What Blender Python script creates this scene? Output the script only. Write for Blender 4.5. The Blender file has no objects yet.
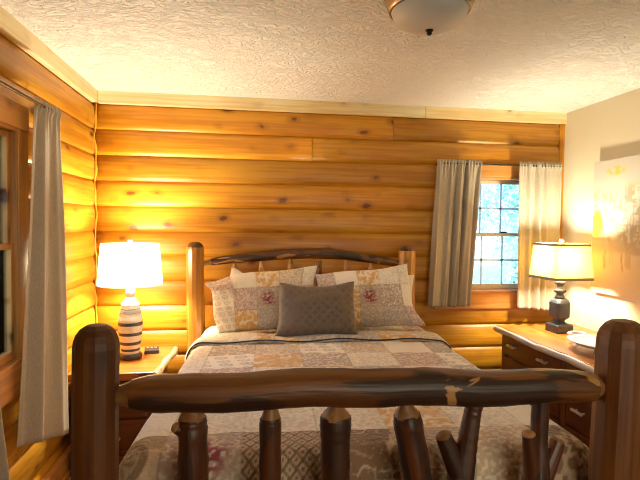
import bpy, math, random
import numpy as np
from mathutils import Vector, Matrix
random.seed(7); rng = np.random.default_rng(7)
PI = math.pi
S = bpy.context.scene
COL = S.collection

# ------------------------------------------------------------------ mesh collecting
class MB:
    def __init__(s):
        s.v = []; s.f = []; s.g = []; s.t = []; s.mi = []; s.sm = []
    def add(s, v, f, g=None, tint=.5, mi=0, smooth=True):
        o = len(s.v); n = len(v)
        s.v += [tuple(p) for p in v]
        s.g += [tuple(p) for p in (g if g is not None else v)]
        s.t += [tint] * n
        s.f += [tuple(i + o for i in q) for q in f]
        s.mi += [mi] * len(f); s.sm += [smooth] * len(f)
        return s
    def box(s, c, d, axis='x', tint=None, mi=0, rot=0.0):
        tint = random.random() if tint is None else tint
        ox, oy, oz = (random.uniform(-30, 30) for _ in range(3))
        v = []; g = []
        cr, sr = math.cos(rot), math.sin(rot)
        for k in range(8):
            p = [(d[i] / 2) * (1 if k >> i & 1 else -1) for i in range(3)]
            if axis == 'x': q = (p[1], p[2], p[0])
            elif axis == 'y': q = (p[0], p[2], p[1])
            else: q = (p[0], p[1], p[2])
            g.append((q[0] + ox, q[1] + oy, q[2] + oz))
            v.append((c[0] + p[0] * cr - p[1] * sr, c[1] + p[0] * sr + p[1] * cr, c[2] + p[2]))
        f = [(0, 2, 3, 1), (4, 5, 7, 6), (0, 1, 5, 4), (2, 6, 7, 3), (0, 4, 6, 2), (1, 3, 7, 5)]
        return s.add(v, f, g, tint, mi, False)
    def b2(s, x0, x1, y0, y1, z0, z1, axis='x', tint=None, mi=0):
        return s.box(((x0 + x1) / 2, (y0 + y1) / 2, (z0 + z1) / 2), (x1 - x0, y1 - y0, z1 - z0), axis, tint, mi)
    def tube(s, pts, rad, seg=16, fn=None, caps=(True, True), mi=0, tint=None, smooth=True):
        tint = random.random() if tint is None else tint
        pts = [Vector(p) for p in pts]; n = len(pts)
        of = [random.uniform(-30, 30) for _ in range(3)]
        T = [(pts[min(i + 1, n - 1)] - pts[max(i - 1, 0)]).normalized() for i in range(n)]
        up = Vector((0, 1, 0)) if abs(T[0].y) < .9 else Vector((1, 0, 0))
        N = (up - T[0] * up.dot(T[0])).normalized()
        v = []; g = []; f = []; L = 0
        for i in range(n):
            if i:
                L += (pts[i] - pts[i - 1]).length
                N = (N - T[i] * N.dot(T[i])).normalized()
            B = T[i].cross(N)
            for k in range(seg):
                a = 2 * PI * k / seg
                r = rad[i] * (fn(a, L) if fn else 1)
                v.append(pts[i] + N * (r * math.cos(a)) + B * (r * math.sin(a)))
                g.append((r * math.cos(a) + of[0], r * math.sin(a) + of[1], L + of[2]))
        for i in range(n - 1):
            for k in range(seg):
                k2 = (k + 1) % seg
                f.append((i * seg + k, i * seg + k2, (i + 1) * seg + k2, (i + 1) * seg + k))
        s.add(v, f, g, tint, mi, smooth)
        for w, e in ((0, caps[0]), (n - 1, caps[1])):
            if e:
                vv = [v[w * seg + k] for k in range(seg)] + [pts[w]]
                gg = [g[w * seg + k] for k in range(seg)] + [(of[0], of[1], g[w * seg][2])]
                ff = [((k + 1) % seg, k, seg) if w == 0 else (k, (k + 1) % seg, seg) for k in range(seg)]
                s.add(vv, ff, gg, tint, mi, False)
        return s
    def lathe(s, prof, c=(0, 0, 0), seg=40, mi=0, smooth=True, tint=.5, flip=False):
        v = []; f = []; n = len(prof)
        for r, z in prof:
            for k in range(seg):
                a = 2 * PI * k / seg
                v.append((c[0] + r * math.cos(a), c[1] + r * math.sin(a), c[2] + z))
        for i in range(n - 1):
            for k in range(seg):
                k2 = (k + 1) % seg
                q = (i * seg + k, i * seg + k2, (i + 1) * seg + k2, (i + 1) * seg + k)
                f.append(q[::-1] if flip else q)
        return s.add(v, f, None, tint, mi, smooth)
    def loft(s, rings, mi=0, smooth=False, cap=True, tint=None, axis='z'):
        """rings: lists of the same count of points, bottom first"""
        tint = random.random() if tint is None else tint
        m = len(rings[0]); v = [p for r in rings for p in r]; f = []
        of = [random.uniform(-30, 30) for _ in range(3)]
        perm = {'x': (1, 2, 0), 'y': (0, 2, 1), 'z': (0, 1, 2)}[axis]
        g = [tuple(p[perm[i]] + of[i] for i in range(3)) for p in v]
        for i in range(len(rings) - 1):
            for k in range(m):
                k2 = (k + 1) % m
                f.append((i * m + k, i * m + k2, (i + 1) * m + k2, (i + 1) * m + k))
        if cap:
            f.append(tuple(range(m))[::-1]); f.append(tuple((len(rings) - 1) * m + k for k in range(m)))
        return s.add(v, f, g, tint, mi, smooth)
    def build(s, name, mats, parent=None, loc=(0, 0, 0), bevel=0, solid=0):
        me = bpy.data.meshes.new(name)
        me.from_pydata(s.v, [], s.f)
        a = me.attributes.new('grain', 'FLOAT_VECTOR', 'POINT'); a.data.foreach_set('vector', np.array(s.g, 'f').ravel())
        a = me.attributes.new('tint', 'FLOAT', 'POINT'); a.data.foreach_set('value', np.array(s.t, 'f'))
        for m in (mats if isinstance(mats, (list, tuple)) else [mats]): me.materials.append(m)
        me.polygons.foreach_set('material_index', s.mi); me.polygons.foreach_set('use_smooth', s.sm)
        me.update()
        o = bpy.data.objects.new(name, me); COL.objects.link(o); o.location = loc
        if parent: o.parent = parent
        if bevel:
            b = o.modifiers.new('b', 'BEVEL'); b.width = bevel; b.segments = 2; b.limit_method = 'ANGLE'; b.angle_limit = .6
        if solid:
            b = o.modifiers.new('s', 'SOLIDIFY'); b.thickness = solid; b.offset = 0
        return o

def tag(o, label, cat, group=None, kind=None):
    o['label'] = label; o['category'] = cat
    if group: o['group'] = group
    if kind: o['kind'] = kind
    return o
def thing(name, label, cat, loc=(0, 0, 0), rz=0, group=None):
    o = bpy.data.objects.new(name, None); COL.objects.link(o); o.location = loc; o.rotation_euler = (0, 0, rz)
    o.empty_display_size = .1
    return tag(o, label, cat, group)
def struct(o):
    o['kind'] = 'structure'; return o
def grid_mesh(name, P, cols, mat, parent=None, loc=(0, 0, 0), drop=None, wrap=False):
    """P: (nu,nv,3) array of points, cols (nu,nv,3) albedo or None"""
    nu, nv = P.shape[:2]
    idx = np.arange(nu * nv).reshape(nu, nv)
    a = idx[:-1, :-1]; b = idx[1:, :-1]; c = idx[1:, 1:]; d = idx[:-1, 1:]
    F = np.stack([a, b, c, d], -1).reshape(-1, 4)
    if drop is not None: F = F[~drop.ravel()]
    me = bpy.data.meshes.new(name)
    me.vertices.add(nu * nv); me.vertices.foreach_set('co', P.reshape(-1).astype('f'))
    me.loops.add(F.size); me.loops.foreach_set('vertex_index', F.ravel().astype('i'))
    me.polygons.add(len(F)); me.polygons.foreach_set('loop_start', np.arange(0, F.size, 4, dtype='i'))
    me.polygons.foreach_set('use_smooth', np.ones(len(F), bool))
    if cols is not None:
        ca = me.color_attributes.new('cloth', 'FLOAT_COLOR', 'POINT')
        ca.data.foreach_set('color', np.concatenate([cols, np.ones((nu, nv, 1))], -1).astype('f').ravel())
    me.update(calc_edges=True); me.validate()
    me.materials.append(mat)
    o = bpy.data.objects.new(name, me); COL.objects.link(o); o.location = loc
    if parent: o.parent = parent
    return o

# ------------------------------------------------------------------ materials
def new_mat(name):
    m = bpy.data.materials.new(name); m.use_nodes = True
    nt = m.node_tree; b = nt.nodes['Principled BSDF']
    return m, nt, b
def N(nt, t, **kw):
    n = nt.nodes.new(t)
    for k, v in kw.items():
        if k.startswith('i_'):
            key = k[2:]
            n.inputs[int(key) if key.isdigit() else key.replace('_', ' ')].default_value = v
        else: setattr(n, k, v)
    return n
def c4(c): return (c[0], c[1], c[2], 1)
def ramp(nt, fac, stops):
    r = N(nt, 'ShaderNodeValToRGB'); e = r.color_ramp.elements
    while len(e) < len(stops): e.new(.5)
    for q, (p, c) in zip(e, stops): q.position = p; q.color = c4(c) if len(c) == 3 else c
    nt.links.new(fac, r.inputs[0]); return r.outputs[0]
def mixc(nt, fac, a, b, mode='MIX'):
    m = N(nt, 'ShaderNodeMix', data_type='RGBA', blend_type=mode)
    for s, v in ((0, fac), (6, a), (7, b)):
        if hasattr(v, 'links') or hasattr(v, 'is_linked'): nt.links.new(v, m.inputs[s])
        else: m.inputs[s].default_value = v if s == 0 else c4(v)
    return m.outputs[2]
def maprange(nt, val, a, b, c=0., d=1.):
    m = N(nt, 'ShaderNodeMapRange', interpolation_type='SMOOTHSTEP')
    m.inputs[1].default_value = a; m.inputs[2].default_value = b; m.inputs[3].default_value = c; m.inputs[4].default_value = d
    nt.links.new(val, m.inputs[0]); return m.outputs[0]
def bump(nt, h, b, strength=.3, dist=.01):
    n = N(nt, 'ShaderNodeBump'); n.inputs['Strength'].default_value = strength; n.inputs['Distance'].default_value = dist
    nt.links.new(h, n.inputs['Height']); nt.links.new(n.outputs[0], b.inputs['Normal'])

def wood(name, c1, c2, knot=(.12, .035, .01), rough=.38, coat=.15, knots=1., freq=1., tintamt=.35, bark=None, peel=None):
    m, nt, b = new_mat(name)
    at = N(nt, 'ShaderNodeAttribute', attribute_name='grain')
    def mp(sx, sz):
        q = N(nt, 'ShaderNodeMapping'); q.inputs['Scale'].default_value = (sx, sx, sz)
        nt.links.new(at.outputs['Vector'], q.inputs[0]); return q.outputs[0]
    def noise(vec, scale, det=3, dis=0.):
        q = N(nt, 'ShaderNodeTexNoise'); q.inputs['Scale'].default_value = scale; q.inputs['Detail'].default_value = det
        q.inputs['Distortion'].default_value = dis; nt.links.new(vec, q.inputs['Vector']); return q.outputs[0]
    n1 = noise(mp(1, .1), 9 * freq, 3, .6)
    n2 = noise(mp(1, .035), 55 * freq, 3, .3)
    n3 = noise(mp(.5, .3), 5 * freq, 2)
    mx = N(nt, 'ShaderNodeMath', operation='MULTIPLY_ADD'); nt.links.new(n2, mx.inputs[0]); mx.inputs[1].default_value = .75
    nt.links.new(n1, mx.inputs[2])
    col = ramp(nt, maprange(nt, mx.outputs[0], .70, 1.02), [(0, c2), (1, c1)])
    col = mixc(nt, maprange(nt, n3, .52, .70, 0, .5), col, tuple(x * .72 for x in c2))
    # knots
    v = N(nt, 'ShaderNodeTexVoronoi'); v.inputs['Scale'].default_value = 6.8
    wv = noise(mp(1, 1), 14, 2)
    add = N(nt, 'ShaderNodeVectorMath', operation='MULTIPLY_ADD')
    nt.links.new(wv, add.inputs[0]); add.inputs[1].default_value = (.03, .03, .03); nt.links.new(mp(1, .6), add.inputs[2])
    nt.links.new(add.outputs[0], v.inputs['Vector'])
    sep = N(nt, 'ShaderNodeSeparateColor'); nt.links.new(v.outputs['Color'], sep.inputs[0])
    va = N(nt, 'ShaderNodeMath', operation='MULTIPLY_ADD'); nt.links.new(sep.outputs[0], va.inputs[0]); va.inputs[1].default_value = .10; nt.links.new(v.outputs['Distance'], va.inputs[2])
    kf = maprange(nt, va.outputs[0], .10, .185, .9 * knots, 0)
    halo = maprange(nt, va.outputs[0], .16, .36, .5 * knots, 0)
    col = mixc(nt, halo, col, tuple(x * .55 for x in c2))
    col = mixc(nt, kf, col, knot)
    # plank to plank difference
    ti = N(nt, 'ShaderNodeAttribute', attribute_name='tint')
    tv = maprange(nt, ti.outputs['Fac'], 0, 1, 1 - tintamt, 1.0)
    hsv = N(nt, 'ShaderNodeHueSaturation'); nt.links.new(tv, hsv.inputs['Value']); nt.links.new(col, hsv.inputs['Color'])
    col = hsv.outputs[0]
    hb = n2
    if bark:
        nb = noise(mp(1, .22), 13, 4, .8)
        col = mixc(nt, maprange(nt, nb, .50, .57, 0, .92), col, bark)
        if peel:
            npl = noise(mp(.8, .3), 15, 3, 1.)
            col = mixc(nt, maprange(nt, npl, .64, .67, 0, .8), col, peel)
        a2 = N(nt, 'ShaderNodeMath', operation='MULTIPLY_ADD'); nt.links.new(nb, a2.inputs[0]); a2.inputs[1].default_value = 1.5
        nt.links.new(n2, a2.inputs[2]); hb = a2.outputs[0]
    nt.links.new(col, b.inputs['Base Color'])
    b.inputs['Roughness'].default_value = rough
    b.inputs['Coat Weight'].default_value = coat; b.inputs['Coat Roughness'].default_value = .25
    bump(nt, hb, b, .25 if not bark else .9, .004)
    return m

def plain(name, c, rough=.5, metal=0, coat=0, noise=0, scale=40, bumpy=0, bscale=60, bdist=.003):
    m, nt, b = new_mat(name)
    b.inputs['Base Color'].default_value = c4(c); b.inputs['Roughness'].default_value = rough
    b.inputs['Metallic'].default_value = metal; b.inputs['Coat Weight'].default_value = coat
    tc = N(nt, 'ShaderNodeTexCoord')
    if noise:
        q = N(nt, 'ShaderNodeTexNoise'); q.inputs['Scale'].default_value = scale; nt.links.new(tc.outputs['Object'], q.inputs['Vector'])
        col = ramp(nt, q.outputs[0], [(.3, tuple(x * (1 - noise) for x in c)), (.7, tuple(min(1, x * (1 + noise * .5)) for x in c))])
        nt.links.new(col, b.inputs['Base Color'])
    if bumpy:
        q = N(nt, 'ShaderNodeTexNoise'); q.inputs['Scale'].default_value = bscale; q.inputs['Detail'].default_value = 4
        nt.links.new(tc.outputs['Object'], q.inputs['Vector']); bump(nt, q.outputs[0], b, bumpy, bdist)
    return m

W = {}
W['log'] = wood('log_siding', (.72, .345, .022), (.56, .215, .008), knot=(.15, .036, .004), rough=.42, coat=.06, tintamt=.30)
W['trim'] = wood('pale_pine', (.96, .84, .52), (.86, .64, .29), knot=(.30, .13, .04), rough=.5, coat=0, tintamt=.15, knots=.7)
W['casing'] = wood('window_casing', (.66, .30, .07), (.50, .20, .04), knot=(.09, .02, .005), rough=.4, tintamt=.2)
W['post'] = wood('varnished_log', (.60, .28, .04), (.40, .155, .016), knot=(.06, .02, .003), rough=.35, coat=.2, tintamt=.2)
W['footpost'] = wood('stained_log', (.17, .058, .007), (.095, .028, .003), knot=(.03, .010, .002), rough=.5, coat=.04, tintamt=.15)  # foot post wood, the shade of its unlit front put into the colour
W['bark'] = wood('bark_log', (.20, .073, .011), (.095, .028, .004), knot=(.03, .01, .003), rough=.48, coat=.05, bark=(.022, .009, .004), peel=(.46, .24, .08), tintamt=.2)
W['barkred'] = wood('dark_bark_log', (.10, .028, .006), (.048, .013, .003), knot=(.02, .008, .005), rough=.45, coat=.08, bark=(.03, .012, .007), tintamt=.2)
W['tenon'] = wood('peeled_tenon', (.62, .36, .15), (.46, .23, .08), rough=.5, coat=.1, knots=0)
W['footcut'] = wood('hewn_end', (.42, .20, .06), (.28, .115, .03), rough=.5, coat=.05, knots=0)
W['slab'] = wood('orange_slab', (.54, .185, .032), (.40, .115, .014), knot=(.12, .03, .01), rough=.3, coat=.2, tintamt=.1)
W['edge'] = wood('live_edge', (.74, .62, .48), (.54, .40, .26), knot=(.16, .08, .04), rough=.4, coat=.3, tintamt=.1)
W['dark'] = wood('dark_cabinet', (.14, .042, .018), (.085, .024, .010), knot=(.03, .01, .005), rough=.35, coat=.3, tintamt=.2, knots=.3)
W['floor'] = wood('floor_planks', (.42, .17, .045), (.30, .11, .026), rough=.3, coat=.3, tintamt=.3)

def cloth_attr(name, bscale=180, strength=.35, quilt=False):
    m, nt, b = new_mat(name)
    at = N(nt, 'ShaderNodeAttribute', attribute_name='cloth')
    tc = N(nt, 'ShaderNodeTexCoord')
    n = N(nt, 'ShaderNodeTexNoise'); n.inputs['Scale'].default_value = bscale; n.inputs['Detail'].default_value = 3
    nt.links.new(tc.outputs['Object'], n.inputs['Vector'])
    nt.links.new(at.outputs['Color'], b.inputs['Base Color'])
    b.inputs['Roughness'].default_value = .9; b.inputs['Specular IOR Level'].default_value = .15
    b.inputs['Sheen Weight'].default_value = .25; b.inputs['Sheen Roughness'].default_value = .5
    h = n.outputs[0]
    if quilt:
        v = N(nt, 'ShaderNodeTexVoronoi'); v.inputs['Scale'].default_value = 62
        nt.links.new(tc.outputs['Object'], v.inputs['Vector'])
        a = N(nt, 'ShaderNodeMath', operation='MULTIPLY_ADD'); nt.links.new(v.outputs['Distance'], a.inputs[0]); a.inputs[1].default_value = -1.6
        nt.links.new(h, a.inputs[2]); h = a.outputs[0]
    bump(nt, h, b, strength, .004)
    return m
M_quilt = cloth_attr('patchwork', 150, .9, True)
M_sham = cloth_attr('patchwork_sham', 190, .6, True)
M_art = cloth_attr('painted_canvas', 300, .1)

def curtain_mat():
    m, nt, b = new_mat('linen_curtain')
    tc = N(nt, 'ShaderNodeTexCoord')
    n = N(nt, 'ShaderNodeTexNoise'); n.inputs['Scale'].default_value = 1; n.inputs['Detail'].default_value = 2
    q = N(nt, 'ShaderNodeMapping'); q.inputs['Scale'].default_value = (400, 400, 60); nt.links.new(tc.outputs['Object'], q.inputs[0])
    nt.links.new(q.outputs[0], n.inputs['Vector'])
    col = ramp(nt, n.outputs[0], [(.3, (.42, .355, .265)), (.7, (.53, .46, .355))])
    nt.links.new(col, b.inputs['Base Color']); b.inputs['Roughness'].default_value = .85
    b.inputs['Specular IOR Level'].default_value = .2; b.inputs['Sheen Weight'].default_value = .2
    tr = N(nt, 'ShaderNodeBsdfTranslucent'); nt.links.new(col, tr.inputs[0])
    mx = N(nt, 'ShaderNodeMixShader'); mx.inputs[0].default_value = .16
    nt.links.new(b.outputs[0], mx.inputs[1]); nt.links.new(tr.outputs[0], mx.inputs[2])
    nt.links.new(mx.outputs[0], nt.nodes['Material Output'].inputs[0])
    bump(nt, n.outputs[0], b, .15, .001)
    return m
M_curt = curtain_mat()
def shade_mat(name, c, t=.6, weave=.42):
    m, nt, b = new_mat(name)
    tc = N(nt, 'ShaderNodeTexCoord')
    n = N(nt, 'ShaderNodeTexNoise'); n.inputs['Scale'].default_value = 90; n.inputs['Detail'].default_value = 4
    nt.links.new(tc.outputs['Object'], n.inputs['Vector'])
    col = ramp(nt, n.outputs[0], [(.35, tuple(x * .86 for x in c)), (.65, c)])
    nt.links.new(col, b.inputs['Base Color']); b.inputs['Roughness'].default_value = .9
    tr = N(nt, 'ShaderNodeBsdfTranslucent'); nt.links.new(col, tr.inputs[0])
    mx = N(nt, 'ShaderNodeMixShader'); mx.inputs[0].default_value = t
    nt.links.new(b.outputs[0], mx.inputs[1]); nt.links.new(tr.outputs[0], mx.inputs[2])
    tp = N(nt, 'ShaderNodeBsdfTransparent'); tp.inputs[0].default_value = c4(c)
    m2 = N(nt, 'ShaderNodeMixShader'); m2.inputs[0].default_value = weave      # gaps of the open weave
    nt.links.new(mx.outputs[0], m2.inputs[1]); nt.links.new(tp.outputs[0], m2.inputs[2])
    nt.links.new(m2.outputs[0], nt.nodes['Material Output'].inputs[0])
    return m
M_shadeW = shade_mat('white_shade', (.95, .91, .84), .6)
M_shadeY = shade_mat('linen_shade', (.92, .76, .36), .6, .22)
def glass_mat():
    m, nt, b = new_mat('window_glass'); nt.nodes.remove(b)
    t = N(nt, 'ShaderNodeBsdfTransparent'); t.inputs[0].default_value = (.93, .97, 1, 1)
    g = N(nt, 'ShaderNodeBsdfGlossy'); g.inputs['Roughness'].default_value = .02
    fr = N(nt, 'ShaderNodeFresnel'); fr.inputs[0].default_value = 1.45
    mx = N(nt, 'ShaderNodeMixShader'); nt.links.new(fr.outputs[0], mx.inputs[0])
    nt.links.new(t.outputs[0], mx.inputs[1]); nt.links.new(g.outputs[0], mx.inputs[2])
    nt.links.new(mx.outputs[0], nt.nodes['Material Output'].inputs[0]); return m
M_glass = glass_mat()
M_paint = plain('beige_paint', (.66, .60, .45), .75, bumpy=.06, bscale=120)
def ceil_mat():
    m, nt, b = new_mat('stomped_ceiling')
    tc = N(nt, 'ShaderNodeTexCoord')
    w = N(nt, 'ShaderNodeTexNoise'); w.inputs['Scale'].default_value = 9; w.inputs['Detail'].default_value = 2
    nt.links.new(tc.outputs['Object'], w.inputs['Vector'])
    ad = N(nt, 'ShaderNodeVectorMath', operation='MULTIPLY_ADD'); nt.links.new(w.outputs['Color'], ad.inputs[0]); ad.inputs[1].default_value = (.22, .22, .22)
    nt.links.new(tc.outputs['Object'], ad.inputs[2])
    q = N(nt, 'ShaderNodeMapping'); q.inputs['Scale'].default_value = (22, 62, 22); nt.links.new(ad.outputs[0], q.inputs[0])
    n = N(nt, 'ShaderNodeTexNoise'); n.inputs['Scale'].default_value = 1; n.inputs['Detail'].default_value = 3
    nt.links.new(q.outputs[0], n.inputs['Vector'])
    h = maprange(nt, n.outputs[0], .40, .60)
    b.inputs['Base Color'].default_value = (.95, .92, .88, 1); b.inputs['Roughness'].default_value = .85
    bump(nt, h, b, .75, .012); return m
M_ceil = ceil_mat()
M_white = plain('white_ceramic', (.80, .77, .70), .35, coat=.2, noise=.08, scale=60)
M_stripe = plain('dark_stripe', (.045, .04, .042), .4)
M_black = plain('black_plastic', (.015, .015, .017), .35)
M_grey = plain('button_grey', (.25, .25, .25), .4)
M_rod = plain('rod_metal', (.07, .055, .05), .2, metal=1)
M_silver = plain('silver_handle', (.70, .66, .62), .35, metal=.6)
M_lampgrey = plain('grey_wash_wood', (.060, .066, .078), .5, noise=.25, scale=35, bumpy=.2)
M_band = plain('shade_band', (.33, .26, .17), .8)
M_nickel = plain('brushed_bronze', (.34, .26, .18), .35, metal=1)
M_frost = plain('frosted_glass', (.84, .78, .72), .45, coat=.05)
M_finial = plain('dark_finial', (.02, .014, .01), .3, metal=.5)
M_sash = plain('sash_tan', (.62, .50, .36), .5)
M_muntin = plain('muntin_white', (.80, .86, .95), .45)
M_dish = plain('white_dish', (.82, .80, .76), .2, coat=.4)
M_wire = plain('grey_wire', (.35, .34, .33), .35, metal=.8)
M_white_cloth = plain('white_cotton', (.78, .74, .66), .9, bumpy=.15, bscale=50)
M_piping = plain('dark_piping', (.035, .03, .045), .8)
def lumbar_mat():
    m, nt, b = new_mat('taupe_jacquard')
    tc = N(nt, 'ShaderNodeTexCoord')
    q = N(nt, 'ShaderNodeMapping'); q.inputs['Rotation'].default_value = (0, .785, 0); q.inputs['Scale'].default_value = (26, 26, 26)
    nt.links.new(tc.outputs['Object'], q.inputs[0])
    v = N(nt, 'ShaderNodeTexVoronoi', distance='CHEBYCHEV'); v.inputs['Scale'].default_value = 1; v.inputs['Randomness'].default_value = .15
    nt.links.new(q.outputs[0], v.inputs['Vector'])
    n = N(nt, 'ShaderNodeTexNoise'); n.inputs['Scale'].default_value = 60; nt.links.new(tc.outputs['Object'], n.inputs['Vector'])
    a = N(nt, 'ShaderNodeMath', operation='MULTIPLY_ADD'); nt.links.new(n.outputs[0], a.inputs[0]); a.inputs[1].default_value = .35; nt.links.new(v.outputs['Distance'], a.inputs[2])
    col = ramp(nt, a.outputs[0], [(.3, (.095, .063, .040)), (.75, (.165, .115, .076))])
    nt.links.new(col, b.inputs['Base Color']); b.inputs['Roughness'].default_value = .6; b.inputs['Sheen Weight'].default_value = .3
    bump(nt, a.outputs[0], b, .3, .004); return m
M_lumbar = lumbar_mat()
M_ground = plain('grass_ground', (.25, .36, .20), .9, noise=.3, scale=3)
M_trunk = plain('tree_bark', (.16, .12, .09), .9, noise=.3, scale=12)
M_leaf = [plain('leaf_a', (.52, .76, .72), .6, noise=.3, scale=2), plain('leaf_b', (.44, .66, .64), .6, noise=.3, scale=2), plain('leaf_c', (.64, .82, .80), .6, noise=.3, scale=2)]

# ------------------------------------------------------------------ the room
LX, RX, BY, CZ, FY = -1.115, 2.55, 3.735, 2.442, -1.35
PITCH, Z0 = .1825, 1.628
BUL = .017
def log_piece(mb, a0, a1, z0, axis, wall, sgn, tt=None):
    """one siding log: a0..a1 along the wall, bulging by sgn off the plane 'wall'"""
    n = 14; nl = max(2, int((a1 - a0) / .3))
    of = [random.uniform(-40, 40) for _ in range(3)]; tint = random.random() if tt is None else tt
    v = []; g = []; f = []
    for i in range(nl + 1):
        a = a0 + (a1 - a0) * i / nl
        for k in range(n + 1):
            t = k / n; z = z0 + PITCH * t
            d = BUL * (1 - abs(2 * t - 1) ** 3.0) + .006 * (1 - t)
            if k in (0, n): d = -.004
            w = wall + sgn * d
            v.append((a, w, z) if axis == 'x' else (w, a, z))
            g.append((d * 2 + of[0], z - z0 + of[1], a + of[2]))
    flip = (axis == 'x') == (sgn > 0)
    for i in range(nl):
        for k in range(n):
            q = (i * (n + 1) + k, (i + 1) * (n + 1) + k, (i + 1) * (n + 1) + k + 1, i * (n + 1) + k + 1)
            f.append(q[::-1] if flip else q)
    for i in (0, nl):      # butt ends
        ring = [i * (n + 1) + k for k in range(n + 1)]
        f.append(tuple(ring))
    mb.add(v, f, g, tint, 0, True)
def log_wall(name, axis, a0, a1, wall, sgn, openings, joints):
    mb = MB(); k = -9
    while Z0 + PITCH * k < CZ:
        z = Z0 + PITCH * k
        cuts = [a0, a1]; holes = []
        for (h0, h1, hz0, hz1) in openings:
            if z < hz1 and z + PITCH > hz0: holes.append((h0, h1))
        segs = [(a0, a1)]
        for h0, h1 in holes:
            segs = [s for (p, q) in segs for s in ((p, min(q, h0)), (max(p, h1), q)) if s[1] - s[0] > .01]
        for (p, q) in segs:
            flip_t = random.random() * .4
            js = sorted(j for (kk, j) in joints if kk == k and p < j < q)
            b = [p] + js + [q]
            for si, (x0, x1) in enumerate(zip(b[:-1], b[1:])):
                log_piece(mb, x0 + (.0022 if x0 != p else 0), x1 - (.0022 if x1 != q else 0), z, axis, wall, sgn, (flip_t + .6 * (1 - si % 2)) if len(b) > 2 else None)
        k += 1
    o = mb.build(name, W['log'])
    return struct(o)

BWIN = (1.66, 2.49, .98, 1.91)       # back window opening: x0,x1,z0,z1
LWIN = (1.52, 2.48, .85, 1.945)      # left window opening: y0,y1,z0,z1
log_wall('wall_back', 'x', LX - .02, RX + .02, BY, -1, [BWIN], [(3, 1.105), (2, .47), (-5, .2), (-2, 2.45)])
log_wall('wall_left', 'y', FY, BY + .02, LX, 1, [LWIN], [(2, .6), (1, 1.2), (0, .5), (-2, 1.0), (3, 1.6), (-7, 2.5)])
# outer skins carry the openings too
def skin(name, axis, lo, hi, wall0, wall1, op, mat):
    mb = MB(); a0, a1, z0, z1 = op
    for (p, q, r, t) in ((lo, a0, -.05, CZ + .05), (a1, hi, -.05, CZ + .05), (a0, a1, -.05, z0), (a0, a1, z1, CZ + .05)):
        if axis == 'x': mb.b2(p, q, wall0, wall1, r, t)
        else: mb.b2(wall0, wall1, p, q, r, t, 'y')
    return struct(mb.build(name, mat))
skin('trim_1', 'x', LX - .2, RX + .2, BY + .012, BY + .13, BWIN, W['casing'])
skin('trim_2', 'y', FY - .1, BY + .13, LX - .13, LX - .012, LWIN, W['casing'])
bpy.data.objects['trim_1'].name = 'wall_back_sheathing'; bpy.data.objects['trim_2'].name = 'wall_left_sheathing'

mb = MB(); mb.b2(RX, RX + .12, FY - .1, BY + .12, -.05, CZ + .05); struct(mb.build('wall_right', M_paint))
# front wall behind the camera, with a wide opening added for fill light
FW = (.3, 1.9, .85, 2.05)
mb = MB()
for (p, q, r, t) in ((LX - .13, FW[0], -.05, CZ + .05), (FW[1], RX + .12, -.05, CZ + .05), (FW[0], FW[1], -.05, FW[2]), (FW[0], FW[1], FW[3], CZ + .05)):
    mb.b2(p, q, FY - .12, FY, r, t)
struct(mb.build('wall_front', M_paint))
mb = MB(); mb.b2(LX - .13, RX + .12, FY - .1, BY + .13, CZ, CZ + .1); struct(mb.build('ceiling', M_ceil))
mb = MB(); y = FY
random.seed(3)
x = LX - .1
while x < RX + .1:
    yy = FY - .1 - random.random()
    while yy < BY + .1:
        L = random.uniform(1.1, 1.9)
        y0 = max(yy, FY - .1); y1 = min(yy + L, BY + .13)
        if y1 - y0 > .02: mb.b2(x, x + .118, y0 + .001, y1 - .001, -.03, 0, 'y')
        yy += L
    x += .12
struct(mb.build('floor', W['floor']))
# ceiling trim, corner strips, baseboards
mb = MB(); mb.b2(LX + BUL + .03, 1.35, BY - BUL - .03, BY - .005, CZ - .086, CZ, 'x'); mb.b2(1.3515, RX, BY - BUL - .03, BY - .005, CZ - .086, CZ, 'x')
struct(mb.build('trim_1', W['trim'], bevel=.002))
mb = MB(); mb.b2(LX + .005, LX + BUL + .03, FY, 1.0, CZ - .086, CZ, 'y'); mb.b2(LX + .005, LX + BUL + .03, 1.0015, BY - BUL - .03, CZ - .086, CZ, 'y')
struct(mb.build('trim_2', W['trim'], bevel=.002))
mb = MB(); mb.b2(RX - .042, RX - .001, BY - BUL - .012, BY + .01, .1, CZ - .087, 'z', .6); struct(mb.build('trim_3', W['log'], bevel=.003))
# wavy caulk strip in the left corner
pts = []; rad = []
for i in range(90):
    z = .1 + (CZ - .19) * i / 89
    pts.append((LX + .026 + .005 * math.sin(z * 17) + .003 * math.sin(z * 41), BY - .026 + .003 * math.sin(z * 29), z)); rad.append(.007 + .0035 * math.sin(z * 34.4))
mb = MB(); mb.tube(pts, rad, 8, tint=1.0); struct(mb.build('trim_4', W['log']))
mb = MB(); mb.b2(LX + .02, LX + .058, FY, BY - .06, 0, .13, 'y'); mb.b2(LX + .058, LX + .072, FY, BY - .06, 0, .03, 'y')
struct(mb.build('baseboard_left', W['casing'], bevel=.004))
mb = MB(); mb.b2(LX + .06, RX, BY - .06, BY - .02, 0, .11, 'x'); struct(mb.build('baseboard_back', W['casing'], bevel=.004))

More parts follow.
